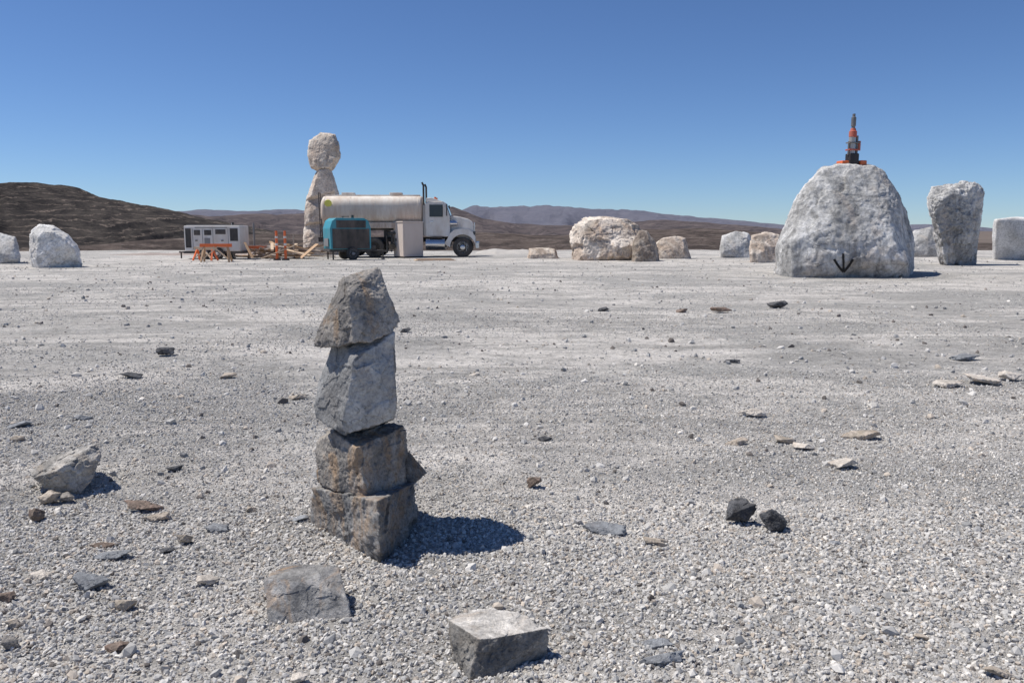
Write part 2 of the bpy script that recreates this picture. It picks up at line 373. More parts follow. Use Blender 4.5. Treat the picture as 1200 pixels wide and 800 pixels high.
hill('hill',[(-420,262),(-260,240),(-120,238),(-50,243),(0,235),(14,226),(28,218),(42,214),(58,215),(76,219),(96,227),(112,231),(140,236),(175,243),(215,251),(250,259),(300,268),(345,277),(400,290)],520,210,-9,
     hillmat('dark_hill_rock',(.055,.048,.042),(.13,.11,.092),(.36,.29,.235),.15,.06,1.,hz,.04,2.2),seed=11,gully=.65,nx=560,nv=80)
berm=NB('berm_dirt'); bc=berm.mix(berm.noise(1.5,8,.7),(.30,.24,.21),(.50,.43,.38)); bermm=berm.done(bc,1.,berm.bump(berm.noise(5,8,.75),.9,.15))
berm2=NB('berm_gravel'); bc=berm2.mix(berm2.noise(2,8,.7),(.42,.40,.37),(.62,.575,.52)); bermm2=berm2.done(bc,1.,berm2.bump(berm2.noise(6,8,.75),.9,.12))
hill('berm',[(60,304),(100,300),(140,298),(180,296),(195,297),(212,296),(240,294),(275,291),(300,289),(330,288),(350,292),(370,298),(400,304)],50,4,-.3,bermm,nx=240,nv=24,gully=.3,seed=14)
hill('berm',[(545,302),(562,294),(580,291),(596,293),(612,292),(640,296),(668,297),(760,298),(850,299),(920,301)],55,5,-.3,bermm2,nx=200,nv=24,gully=.2,seed=17)
# ------------------------------------------------------------ stacked cairn in the foreground
def cv(l): return [P(*q) if len(q)==3 else G(q[0],q[1],-.015) for q in l]
def cairn(name,label,pts,mat,seed,**k):
    k.setdefault('chip',.03); k.setdefault('tr',.14); return rock(name,label,'rock',cv(pts),M[mat],7,seed=seed,group='rocks balanced in the foreground stack',p=140,**k)
cairn('rock','broad dark grey rock at the bottom of the balanced stack',
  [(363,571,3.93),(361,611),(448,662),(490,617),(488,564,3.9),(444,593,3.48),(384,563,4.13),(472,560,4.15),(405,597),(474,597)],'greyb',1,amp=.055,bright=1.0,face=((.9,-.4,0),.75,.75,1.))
cairn('rock','dark blocky rock with brown stain, second from the bottom of the stack',
  [(371,566,3.92),(367,545,3.92),(369,514,3.94),(390,503,3.8),(474,496,3.95),(479,526,3.92),(478,573,3.88),(431,587,3.60),(386,572,3.78),(418,524,3.60),(440,498,4.2),(395,498,4.2),(388,567,4.12),(465,570,4.15)],'gneiss',2,amp=.055,bright=.92)
cairn('rock','light grey upright block, second from the top of the stack',
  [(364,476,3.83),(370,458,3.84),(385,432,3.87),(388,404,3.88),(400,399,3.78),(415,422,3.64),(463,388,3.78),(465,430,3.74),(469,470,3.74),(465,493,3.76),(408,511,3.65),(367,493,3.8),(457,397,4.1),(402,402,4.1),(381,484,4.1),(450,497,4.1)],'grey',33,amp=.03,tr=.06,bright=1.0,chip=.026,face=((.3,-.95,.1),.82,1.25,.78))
cairn('rock','pyramid-shaped brownish grey rock on the very top of the stack',
  [(364,406,3.80),(385,368,3.82),(397,329,3.86),(403,322,3.84),(444,310,3.9),(457,343,3.83),(471,377,3.83),(460,391,3.77),(414,406,3.65),(374,409,3.75),(408,345,3.70),(452,380,4.1),(388,399,4.1),(436,323,4.03),(405,327,4.03)],'gneiss',4,amp=.04,bright=1.05)
cairn('rock','thin pointed slab jutting out right from behind the lower stack rocks',
  [(455,530,3.95),(480,529,3.91),(501,554,3.91),(488,566,3.93),(460,575,3.95),(455,530,4.1),(482,533,4.05),(497,556,4.01),(465,575,4.07)],'greyb',5,amp=.03)
# ------------------------------------------------------------ loose foreground blocks
def loose(label,pts,mat,seed,**k): 
    k.setdefault('chip',.022); return rock('rock',label,'rock',cv(pts),M[mat],7,seed=seed,group='loose blocks lying near the stack',**k)
loose('squared grey block with a flat top painted sunlit, nearest the camera',
  [(524,728,2.67),(548,716,2.76),(576,710,2.80),(618,720,2.75),(641,737,2.655),(605,742,2.60),(563,754,2.53),(527,766),(549,799),(590,792),(646,770),(600,742),(545,745),(644,754,2.65),(534,756,2.60)],'loose_block',47,amp=.045,p=110,topbright=2.5,tr=.18,bright=.74,chip=.022,chops=3,cut=(.86,.95))  # sunlit top painted into the tint, side facets kept darker
loose('rough brown grey block lying in front of the stack',
  [(309,676,3.02),(336,658,3.18),(397,661,3.14),(407,698,2.99),(412,724),(313,729),(310,702,2.96),(325,697),(405,693),(352,682,3.0)],'greyb',42,amp=.035,p=120,bright=1.35,chip=.022,tr=.2)
loose('tan grey tilted boulder propped on small stones at the left edge',
  [(34,552,4.5),(62,533,4.55),(114,518,4.6),(121,534,4.55),(105,567,4.46),(92,583,4.42),(50,574,4.45),(37,560,4.42),(60,542,4.85),(110,532,4.9),(92,572,4.8),(70,548,4.36)],'loose_block',43,amp=.05,p=80,bright=1.3,chip=.03)
def small(px0,px1,py0,py1,mat,label,seed,sub=4,bright=1.):
    rs=random.Random(seed); c=G((px0+px1)/2,py1-1); s=c.y/F*1.01; e=math.atan(1.5/c.y)
    wd=(px1-px0)*s; Vv=(py1-py0)*s; d=min(wd*.75,Vv/math.sin(e)*.55); h=max((Vv-d*math.sin(e))/math.cos(e),.22*wd)
    pts=[]; n=9 if mat=='dark' else rs.choice([8,9,10]); ang=rs.uniform(0,6); tl=rs.uniform(-.25,.25)
    for i in range(n):
        a=ang+i*2.39996+rs.uniform(-.5,.5); z=-1+2*(i+.5)/n+rs.uniform(-.15,.15); rr=max(1-abs(z)**4,.1)**.5*rs.uniform(.75,1.2)
        x=math.cos(a)*rr*wd/2*1.12
        pts.append(Vector((c.x+x,c.y+d/2+math.sin(a)*rr*d/2*1.1,h*.46+z*h*.6+tl*x)))
    return rock('stone',label,'stone',pts,M[mat],sub,.06,90,seed,'small stones strewn over the gravel',bright=bright,chip=.045)
SM=[(853,890,578,619,'dark','left of the two black angular stones lying close together'),
(893,928,591,627,'dark','right of the two black angular stones lying close together'),
(684,738,609,630,'slate','flat blue grey slab left of the paired black stones'),
(748,813,762,784,'slate','largest flat slate slab at the bottom right of centre'),
(745,790,745,764,'slate','jagged slate piece behind the bottom slate slab'),
(102,147,642,660,'slate','pale blue flat slab at the lower left'),
(100,134,636,646,'brown','dark brown sliver just above the pale blue slab'),
(110,156,750,767,'brown','dark brown flat stone near the bottom left corner'),
(78,122,667,698,'slate','grey ridged stone between the two lower left pale stones'),
(29,60,664,686,'cream','pale cream stone near the left edge beside the ridged stone'),
(132,158,696,718,'tanstone','rounded tan stone left of the block in front of the stack'),
(226,254,670,687,'cream','white flat stone left of the brown grey block'),
(27,51,592,614,'brown','reddish brown stone just below the tilted boulder'),
(40,66,572,593,'tanstone','small round stone propping the tilted boulder'),
(62,84,575,590,'gneiss','darker small stone under the right of the tilted boulder'),
(142,186,588,601,'brown','long flat brown stone right of the tilted boulder'),
(163,202,601,613,'tanstone','flat pinkish tan stone below the long brown one'),
(205,224,622,640,'tanstone','little tan stone above the white flat stone'),
(238,270,612,626,'slate','grey flat stone left of the stack base'),
(336,362,603,614,'slate','thin grey flat stone touching the left of the stack base'),
(615,636,556,573,'brown','dark reddish stone alone right of the stack'),
(976,1010,533,552,'cream','large pale cream stone among the right hand gravel'),
(180,203,405,418,'dark','dark stone far left in the middle distance'),
(138,166,435,446,'dark','dark low stone at left below the farther dark stone'),
(187,212,544,554,'dark','dark flat stone above the long flat brown one'),
(334,358,461,471,'tanstone','tan stone left of the upright stack block'),
(628,648,510,519,'dark','small dark stone right of the stack at mid height'),
(903,927,352,362,'dark','dark grey stone in the open ground below the big boulder'),
(832,856,359,367,'brown','brown stone left of the dark grey stone in open ground'),
(700,716,360,366,'dark','small dark stone in open ground right of centre'),
(793,808,362,368,'brown','small brown stone in the middle distance'),
(1100,1133,443,456,'cream','leftmost of the cream stones at the right edge'),
(1140,1182,438,453,'cream','largest of the cream stones at the right edge'),
(1174,1200,434,447,'cream','rightmost of the cream stones at the right edge'),
(1118,1150,418,424,'slate','grey stone behind the cream stones at the right edge'),
(992,1040,505,518,'tanstone','flat tan stone beyond the large pale cream stone'),
(906,935,508,522,'tanstone','left tan stone of the broken tan patch on the right'),
(930,960,516,530,'cream','paler stone of the broken tan patch on the right'),
(854,880,512,524,'tanstone','small tan stone left of the broken tan patch'),
(868,902,481,490,'cream','cream flat stone beyond the broken tan patch'),
(1152,1196,778,797,'tanstone','pink tan stone in the bottom right corner'),
(335,360,785,802,'cream','pale stone cut by the bottom edge left of centre'),
(-8,14,690,710,'brown','dark brown stone cut by the left edge'),
(-6,18,742,764,'gneiss','mottled stone below the dark brown one at the left edge'),
(0,22,722,740,'tanstone','tan stone between the two at the left edge'),
(180,202,640,650,'dark','dark splinter left of the small tan stone'),
(285,300,592,604,'tanstone','little tan stone left of the stack beside the grey flat stone'),
(0,30,494,504,'slate','dark flat stone at the left edge above the tilted boulder'),
(5,27,508,520,'tanstone','tan stone at the left edge above the tilted boulder'),
(80,108,487,495,'slate','grey flat stone above and right of the tilted boulder'),
(750,782,628,640,'tanstone','flat tan stone right of the blue grey slab'),
(850,870,420,427,'dark','dark pebble in the middle distance right of centre'),
(1072,1094,740,752,'tanstone','tan pebble at the lower right'),
(973,990,632,642,'slate','grey pebble right of the paired black stones'),
(254,276,436,445,'tanstone','tan pebble in the middle distance left of the stack'),
(545,562,437,443,'cream','cream pebble in the middle distance right of the stack'),
(468,482,384,391,'dark','dark pebble just right of the top stack rock')]
for i,(a0,a1,b0,b1,m,lab) in enumerate(SM): small(a0,a1,b0,b1,m,lab,100+i,sub=6 if a1-a0>30 else 5)
# ------------------------------------------------------------ large boulders
def big(label,poly,Y,T,mat,seed,sub=6,amp=.05,grounded=True,group='large boulders standing on the plateau',rings=LEAN,**k):
    k.setdefault('chip',.022); k.setdefault('chops',3); k.setdefault('rough',.4); k.setdefault('cut',(.85,.94)); k.setdefault('cfac',1.5)
    return rock('boulder',label,'boulder',sil(poly,Y,T,grounded,seed,rings),M[mat],sub,amp,140,seed,group,**k)
bb=big('huge pale grey boulder with a drill on top and a black arrow mark',
 [(904,305),(907,282),(920,250),(940,214),(958,193),(984,188),(1026,189),(1049,202),(1060,228),(1068,258),(1074,288),(1073,310),(1064,340),(914,340)],27.9,4.4,'bigwhite',201,sub=7,amp=.045,tr=.16,chip=.022,chops=6,cut=(.87,.95),rough=.5,bright=.98)
big('pale upright boulder, wider at its top, right of the drilled boulder',
 [(1084,228),(1088,215),(1112,211),(1142,212),(1153,222),(1150,246),(1143,285),(1144,318),(1110,318),(1107,290),(1096,262),(1087,244)],35.5,2.,'bigwhite',202,sub=7,amp=.08,tr=.14,chops=3,cut=(.86,.94),rings=STD,bright=1.0,chip=.03,rough=.7)
big('white squared block cut by the right edge of the photo',
 [(1162,275),(1164,257),(1190,254),(1236,257),(1240,312),(1162,312)],42,2.6,'white',203,amp=.02,bright=.9,chops=0,chip=.01,rings=((-.5,.95,.97),(-.3,1,1),(.3,1,1),(.5,.9,.9)))
big('low grey boulder in the gap behind the drilled boulder',
 [(1064,275),(1072,269),(1090,266),(1104,274),(1108,306),(1062,306)],46,2.2,'biggrey',204,bright=.85,chops=1)
big('grey rounded boulder behind the left of the drilled boulder',
 [(842,290),(845,276),(862,270),(879,273),(885,290),(885,308),(842,308)],46,1.8,'biggrey',205,bright=1.05,chops=1)
big('small cream boulder touching the left side of the drilled boulder',
 [(877,290),(879,275),(896,271),(915,275),(920,300),(920,314),(878,312)],38,1.6,'bigwarm',206,bright=1.1,chops=0)
big('large cracked tan boulder in the centre distance',
 [(666,300),(666,272),(673,258),(686,254),(712,258),(738,255),(752,264),(759,280),(760,312),(666,312)],42,3.2,'bigwarm',207,sub=7,amp=.07,bright=1.04,chip=.035,chops=5,cut=(.84,.94),tr=.2)
big('darker grey boulder leaning on the right of the large tan boulder',
 [(742,282),(748,270),(758,270),(768,282),(774,312),(740,312)],40.,1.4,'bigwarm',208,amp=.07,bright=.66,chops=1)
big('low sloping beige boulder right of the large tan boulder',
 [(766,286),(774,279),(792,276),(804,279),(807,290),(809,310),(768,310)],43.5,1.6,'bigwarm',209,bright=1.05,chops=1)
big('small low tan boulder left of the large tan boulder',
 [(616,300),(620,291),(636,290),(652,292),(657,302),(655,312),(618,312)],43,1.3,'bigwarm',210,bright=1.1,chops=0)
big('white leaning boulder on the far left',
 [(34,298),(35,270),(44,262),(62,264),(82,274),(94,288),(97,300),(88,318),(38,318)],33.5,1.9,'white',211,sub=7,amp=.04,tr=.14,bright=1.0,chops=1,cut=(.9,.95),rings=STD)
big('grey boulder cut by the left edge of the photo',
 [(-30,300),(-26,276),(0,272),(20,277),(25,292),(25,314),(-30,314)],37,1.8,'biggrey',212,chops=0)
TG='boulders of the tall distant stack'
def tot(label,poly,seed,**k): return big(label,poly,50,1.6,'totem',seed,6,.06,False,TG,STD,**k)
big('wide tan boulder at the foot of the tall distant stack',[(353,290),(355,262),(362,252),(390,252),(397,266),(400,308),(353,308)],50,2.,'totem',221,6,.06,True,TG,chops=1)
tot('squarish tan boulder below the neck boulder of the tall distant stack',[(355,254),(358,234),(367,225),(392,226),(398,243),(396,264),(356,264)],222,chops=0,chip=.015)
tot('tapering neck boulder under the head of the tall distant stack',[(358,235),(366,212),(373,197),(387,197),(394,212),(398,228),(396,236)],223,bright=1.03,chops=0,chip=.012)
tot('rounded head boulder on top of the tall distant stack',[(360,182),(362,164),(377,155),(393,157),(400,170),(399,186),(390,201),(374,203),(364,197)],224,chops=0,chip=.025,cfac=2.4)
# painted mark on the huge boulder
def bvh(o):
    me=o.data; vv=[o.location+v.co for v in me.vertices]; return BVHTree.FromPolygons(vv,[p.vertices[:] for p in me.polygons])
bt=bvh(bb); blk=paint('black_marker',(.012,.012,.013),.8,.03)
def stroke(pts,wd):
    mb=MB(); row=[]
    n=len(pts)
    for i in range(n):
        a=pts[max(i-1,0)]; b=pts[min(i+1,n-1)]; dx,dy=b[0]-a[0],b[1]-a[1]; L=math.hypot(dx,dy); nx_,ny_=-dy/L*wd/2,dx/L*wd/2
        for s in (-1,0,1):
            x,y=pts[i][0]+nx_*s,pts[i][1]+ny_*s; d=ray(x,y).normalized(); h=bt.ray_cast(Vector((0,0,H)),d)
            row.append(h[0]+Vector((0,-.03,.01)) if h[0] else P(x,y,25.8))
    mb.add([q-bb.location for q in row],[[3*i+j,3*i+j+1,3*i+j+4,3*i+j+3] for i in range(n-1) for j in (0,1)]); return mb
def curve(a,b,c,n=24): return [((1-t)**2*a[0]+2*t*(1-t)*b[0]+t*t*c[0],(1-t)**2*a[1]+2*t*(1-t)*b[1]+t*t*c[1]) for t in [i/(n-1) for i in range(n)]]
stroke(curve((987.5,297),(988,308),(988,318)),2.6).build('painted_shaft',blk,bb)
stroke(curve((977,304),(981,312),(988,319)),2.8).build('painted_barb',blk,bb)
stroke(curve((999,304),(995,312),(988,319)),2.8).build('painted_barb',blk,bb)
# drill on top
steel=paint('worn_steel',(.42,.41,.40),.5,.3,metal=.4); dsteel=paint('dark_steel',(.16,.16,.165),.5,.3,metal=.3); orange=paint('orange_paint',(.80,.16,.04),.5,.1); red=paint('red_paint',(.50,.07,.035),.5,.3); black=paint('black_rubber',(.02,.02,.022),.6,.1,(.2,.17,.14)); 
dp=P(998,192,27.9); hit=bt.ray_cast(Vector((dp.x,dp.y,20)),Vector((0,0,-1)))[0]
dr=empty('rock_drill',hit+Vector((0,0,-.04)),R(12),'red and black drilling rig with orange feet standing on the huge boulder','drill')
MB().box(-.48,-.22,-.18,.18,.0,.15,.03).build('foot',orange,dr); MB().box(.22,.46,-.18,.18,-.02,.17,.03).build('foot',orange,dr)
MB().box(-.17,.17,-.15,.15,.0,.40,.03).build('base_block',black,dr)
MB().rod((-.04,0,.4),(-.04,0,.95),.105,18).build('drill_cylinder',steel,dr)
MB().lathe([(.94,.1),(.96,.13),(1.14,.13),(1.16,.1),(1.24,.08)],(-.02,0,0),(0,0,1),18).build('drill_body',red,dr)
MB().rod((.15,.0,.3),(.15,0,1.0),.045,10).build('guide_column',dsteel,dr); MB().rod((.22,-.04,.5),(.22,-.04,.82),.045,10).build('hydraulic_ram',red,dr)
MB().rod((-.18,-.03,.35),(-.18,-.03,.8),.03,10).build('guide_column',dsteel,dr)
MB().box(-.2,.22,-.12,.12,.74,.78,.01).build('clamp',dsteel,dr); MB().box(-.2,.2,-.12,.12,.5,.55,.01).build('clamp',red,dr)
MB().lathe([(1.22,.06),(1.3,.06),(1.32,.08),(1.6,.08),(1.62,.05),(1.72,.05)],(-.02,0,0),(0,0,1),14).build('drill_head',dsteel,dr)
hs_=MB(); pr=None
for i in range(14):
    t=i/13; q=Vector((.05+.25*t,.1+.3*math.sin(t*3),.9-.85*t-.2*math.sin(t*3.1)+.1))
    if pr: hs_.rod(pr,q,.02,6)
    pr=q
hs_.build('hose',black,dr)
# ------------------------------------------------------------ tanker truck
white=paint('dusty_white_paint',(.74,.71,.67),.55,.35,(.5,.42,.34))
tb=NB('dirty_tank_paint'); d1=tb.noise(.9,8,.7,vec=tb.mapping((1.6,1,.35))); d2=tb.noise(5,8,.75,vec=tb.mapping((1.5,1,.3)))
sx=tb.n('ShaderNodeSeparateXYZ'); tb.l(tb.tc.outputs['Object'],sx.inputs[0])
mr=tb.n('ShaderNodeMapRange'); mr.inputs['From Min'].default_value=3.2; mr.inputs['From Max'].default_value=1.8; tb.l(sx.outputs['Z'],mr.inputs['Value'])
tc_=tb.mix(tb.ramp(d1,[(.40,0.),(.60,.85)]),(.76,.70,.62),(.56,.45,.36))
tc_=tb.mix(tb.math('MULTIPLY',mr.outputs[0],tb.ramp(d2,[(.35,.25),(.6,1.)])),tc_,(.44,.34,.27))
tankm=tb.done(tc_,.85,tb.bump(d2,.1,.02),spec=.12)
dirtyblk=paint('dusty_black',(.045,.043,.042),.7,.3,(.22,.18,.15)); chrome=paint('chrome',(.62,.62,.63),.25,.12,metal=.85)
glass=paint('dark_glass',(.03,.04,.05),.08,.04); tyre=paint('dusty_tyre',(.045,.043,.042),.85,.3,(.2,.17,.14)); yel=paint('yellow_sticker',(.6,.6,.12),.5,.1)
tr=empty('tanker_truck',Vector(((380-600)/F*46.0,46.0,0)),R(1.5),'dusty white water tanker truck with tall exhaust stack, parked facing right','truck')
def wheel(parent,x,y,r,wd,side,rimm=None):
    w_=MB().lathe([(-wd/2,r*.62),(-wd/2,r*.9),(-wd/2+.05,r),(wd/2-.05,r),(wd/2,r*.9),(wd/2,r*.62)],(x,y,r),(0,1,0),30).build('wheel',tyre,parent)
    s=side; o=y+s*wd/2
    MB().lathe([(0,r*.62),(s*.03,r*.58),(-s*.06,r*.5),(-s*.07,r*.28),(s*.05,r*.24),(s*.07,r*.12)],(x,o,r),(0,1,0),24).build('rim',rimm or chrome,w_)
    return w_
TK=MB(); n=40; prof=[(-.22,.0),(-.2,.35),(-.12,.75),(0,.97),(.06,1),(1.4,1),(2.8,1),(4.2,1),(5.42,1),(5.48,.97),(5.56,.75),(5.6,.35),(5.61,.0)]
tv=[];tf=[]
def se(t,k,a=1.2,b=.8):
    c,q=math.cos(t),math.sin(t); e=2/3.1
    return Vector((0,a*k*math.copysign(abs(c)**e,c),2.62+b*k*math.copysign(abs(q)**e,q)))
for a,s in prof:
    s=max(s,.01)
    for i in range(n): tv.append(se(i*2*math.pi/n,s)+Vector((.25+a,0,0)))
for j in range(len(prof)-1):
    for i in range(n): tf.append([j*n+i,j*n+(i+1)%n,(j+1)*n+(i+1)%n,(j+1)*n+i])
TK.add(tv,tf); tank=TK.build('tank',tankm,tr,smooth=True)
for xx in (.35,1.75,3.15,4.5,5.55):
    hp=MB(); hv=[]
    for i in range(n):
        t=i*2*math.pi/n
        for dx,kk in ((0,1.0),(0,1.008),(.05,1.008),(.05,1.0)): hv.append(se(t,kk)+Vector((xx+dx,0,0)))
    hp.add(hv,[[4*i+j,4*((i+1)%n)+j,4*((i+1)%n)+j+1,4*i+j+1] for i in range(n) for j in range(3)]).build('tank_hoop',tankm,tank)
MB().box(.3,5.6,-.35,.35,3.41,3.49,.01).build('walkway',tankm,tr)
for a in (1.2,3.9): MB().box(a,a+.7,-.3,.3,3.49,3.62,.03).build('tank_hatch',tankm,tr)
ld=MB().rod((.0,-.5,1.0),(-.05,-.5,3.6),.03,8).rod((.0,-.05,1.),(-.05,-.05,3.6),.03,8)
for i in range(8): ld.rod((-.02,-.5,1.2+i*.3),(-.02,-.05,1.2+i*.3),.018,6)
ld.build('ladder',dirtyblk,tr)
MB().rod((.62,-1.2,3.0),(.62,-1.255,2.98),.2,20).build('round_sticker',yel,tr)
MB().box(-.15,8.5,-.45,-.3,.85,1.12,.01).box(-.15,8.5,.3,.45,.85,1.12,.01).box(.3,5.7,-.9,.9,1.5,1.78,.02).box(.6,.8,-.8,.8,1.1,1.5).box(3.6,3.8,-.8,.8,1.1,1.5).box(5.2,5.4,-.8,.8,1.1,1.5).rod((1.8,-1,.56),(1.8,1,.56),.09).rod((3.1,-1,.56),(3.1,1,.56),.09).rod((8.0,-1,.56),(8.,1,.56),.07).build('chassis',dirtyblk,tr)
for y in (-1,1): MB().box(.3,5.7,y*1.01-.11,y*1.01+.11,1.62,1.95,.03).build('side_skirt',tankm,tr)
MB().rod((3.9,-1.05,1.35),(5.4,-1.05,1.35),.09).build('water_pipe',dirtyblk,tr); MB().rod((4.1,-1.05,1.3),(4.1,-1.15,.65),.07).build('drain_pipe',dirtyblk,tr); MB().rod((4.1,-1.1,.72),(4.1,-1.32,.6),.12,12,.2).build('spray_head',dirtyblk,tr)
MB().box(4.4,5.2,-1.15,-.75,.7,1.25,.03).build('tool_box',dirtyblk,tr)
for x in (1.8,3.1):
    for y in (-1.02,1.02): wheel(tr,x,y,.56,.5,-1 if y<0 else 1,dirtyblk)
for y in (-1.03,1.03): wheel(tr,8.05,y,.56,.32,-1 if y<0 else 1)
for y in (-1,1): MB().box(3.78,3.82,y*1.02-.28,y*1.02+.28,.25,1.2).build('mudflap',dirtyblk,tr)
cab=MB().prism([(5.95,1.15),(5.95,2.95),(6.05,3.08),(6.95,3.12),(7.1,3.02),(7.32,2.3),(7.35,1.15)],-1.02,1.02,.06).build('cab',white,tr)
hood=MB().prism([(7.33,1.2),(7.33,2.32),(7.8,2.28),(8.35,2.14),(8.58,1.98),(8.66,1.6),(8.66,1.0),(8.5,.95)],-.62,.62,.07).build('hood',white,tr)
MB().prism([(6.0,3.08),(6.0,3.3),(6.3,3.32),(6.9,3.12)],-.8,.8,.04).build('wind_fairing',white,tr)
for y in (-1,1):
    arc=[(8.05+.72*math.cos(t),.56+.72*math.sin(t)) for t in [math.pi*(i/12) for i in range(13)]]
    outer=[(8.78,.62),(8.74,1.1),(8.62,1.4),(8.35,1.56),(8.0,1.6),(7.6,1.54),(7.35,1.35),(7.2,1.05),(7.0,.75),(7.25,.62)]
    MB().prism(outer+[(a,b) for a,b in arc[::-1]] ,min(y*.62,y*1.14),max(y*.62,y*1.14)).build('fender',white,tr)
    MB().box(6.2,6.95,y*1.03-.012,y*1.03+.012,2.25,2.92,.005).build('side_window',glass,tr)
    d_=MB().box(6.15,7.0,y*1.025-.01,y*1.025+.01,1.2,2.2,.005).build('door',white,tr)
    MB().box(6.25,6.4,y*1.06-.02,y*1.06+.02,1.95,2.0).build('handle',chrome,d_)
    MB().box(8.64,8.74,y*.8-.14,y*.8+.14,1.25,1.45,.02).build('headlight',glass,tr)
    MB().rod((5.98,y*.95,.75),(7.05,y*.95,.75),.3,20).build('fuel_tank',chrome,tr)
    MB().box(6.0,7.1,y*1.2-.12,y*1.2+.1,.42,.47,.01).build('step',dirtyblk,tr); MB().box(6.2,6.9,y*1.05-.1,y*1.05+.1,1.08,1.13,.01).build('step',dirtyblk,tr)
    MB().rod((7.15,y*1.05,2.85),(7.2,y*1.35,2.85),.02).rod((7.15,y*1.05,2.35),(7.2,y*1.35,2.35),.02).box(7.15,7.22,y*1.38-.1,y*1.38+.1,2.3,2.95,.02).build('mirror',dirtyblk,tr)
    MB().rod((5.88,y*.95,1.2),(5.88,y*.95,2.9),.09,14).build('exhaust_shield',steel,tr)
    MB().rod((5.88,y*.95,2.9),(5.88,y*.95,4.0),.055,14).rod((5.88,y*.95,3.98),(5.80,y*.95,4.15),.055,14).build('exhaust_stack',dirtyblk,tr)
    MB().rod((6.5,y*.6,3.2),(6.5,y*.6,3.36),.06,10).build('roof_light',orange,tr)
MB().add([(7.125,-.9,3.0),(7.125,.9,3.0),(7.345,.9,2.36),(7.345,-.9,2.36)],[[0,1,2,3]]).build('windscreen',glass,tr)
MB().box(8.665,8.72,-.5,.5,1.05,1.95,.02).build('grille',chrome,tr)
MB().box(8.78,8.95,-1.15,1.15,.5,.85,.03).build('bumper',chrome,tr)
MB().rod((7.3,-.8,1.9),(7.75,-.8,1.9),.15,14).build('air_cleaner',chrome,tr)
# ------------------------------------------------------------ teal compressor
teal=paint('teal_paint',(.03,.29,.36),.45,.2,(.25,.27,.26)); grey_p=paint('grey_panel',(.22,.225,.23),.6,.2)
cq=G(404,305); cm=empty('compressor',(cq.x,cq.y+.8,0),R(28),'teal towable air compressor with dark louvred panels, parked before the tanker','compressor')
MB().prism([(-1.05,.55),(-1.08,1.6),(-.95,1.98),(-.75,2.12),(.7,2.12),(.92,2.0),(1.05,1.65),(1.05,.55)],-.68,.68,.04).build('canopy',teal,cm)
MB().box(-.96,.96,-.70,-.688,.58,1.58,.003).build('side_panel',dirtyblk,cm)
for i in range(9): MB().box(-.5,.84,-.722,-.702,.72+i*.085,.75+i*.085).build('louvre',dirtyblk,cm)
MB().box(-.75,.78,-.70,-.688,1.62,2.0,.003).build('door_panel',dirtyblk,cm)
MB().box(-1.115,-1.085,-.4,.4,.7,1.1,.005).build('end_panel',grey_p,cm)
MB().box(-1.1,1.1,-.6,.6,.42,.56,.02).rod((1.1,0,.48),(2.1,0,.42),.05).build('trailer_frame',dirtyblk,cm)
MB().rod((1.9,0,.42),(1.9,0,.03),.04).rod((1.9,0,.04),(1.9,0,.0),.1).build('jack',dirtyblk,cm)
for y in (-.72,.72): wheel(cm,.05,y,.33,.2,-1 if y<0 else 1,grey_p)
for y in (-.5,.5): MB().rod((-.9,y,.45),(-.9,y,.02),.04).build('support_leg',dirtyblk,cm)
MB().rod((.3,0,2.1),(.3,0,2.28),.07,12).build('exhaust_pipe',dirtyblk,cm)
MB().rod((-.2,0,2.12),(-.2,.0,2.2),.02).box(-.3,.1,-.04,.04,2.19,2.22).build('lifting_bail',dirtyblk,cm)
# ------------------------------------------------------------ white generator
gq=G(249,304); ge=empty('generator',(gq.x,gq.y+.8,0),R(-4),'white trailer-mounted generator with dark vents at the left of the lumber','generator')
MB().box(-1.5,1.5,-.6,.6,.42,1.74,.05).build('housing',white,ge)
MB().box(-1.42,-1.12,-.615,-.603,.6,1.6).build('vent',dirtyblk,ge); MB().box(.98,1.4,-.615,-.603,.95,1.6).build('vent',dirtyblk,ge)
for a,b,c,d in ((-.95,-.62,1.25,1.52),(-.4,-.02,1.25,1.52),(.2,.75,1.3,1.55)): MB().box(a,b,-.615,-.603,c,d).build('vent',dirtyblk,ge)
MB().box(-.9,.85,-.613,-.602,1.62,1.67).build('trim_line',grey_p,ge)
MB().box(-.4,-.1,-.62,-.603,.75,1.1,.005).build('control_panel',grey_p,ge)
for x in (-1.03,-.5,.06,.88): MB().box(x-.012,x+.012,-.609,-.603,.5,1.58).build('panel_seam',grey_p,ge)
for x in (-.9,.5): MB().box(x,x+.12,-.63,-.603,.95,1.0).build('latch',dirtyblk,ge)
MB().box(-1.4,1.3,-.5,.5,1.742,1.79,.01).build('roof_cap',grey_p,ge)
MB().box(-1.6,1.6,-.55,.55,.3,.42,.01).rod((-1.6,0,.36),(-2.1,0,.36),.05).build('trailer_frame',dirtyblk,ge)
MB().rod((-2.0,0,.4),(-2.0,0,.0),.04).build('jack',dirtyblk,ge)
for x in (-.35,.35):
    for y in (-.72,.72): wheel(ge,x,y,.3,.2,-1 if y<0 else 1,white)
MB().box(-.75,.75,-.83,-.61,.63,.67,.01).build('mudguard',white,ge)
MB().rod((.9,0,1.76),(.9,0,1.93),.06,10).build('exhaust_pipe',dirtyblk,ge)
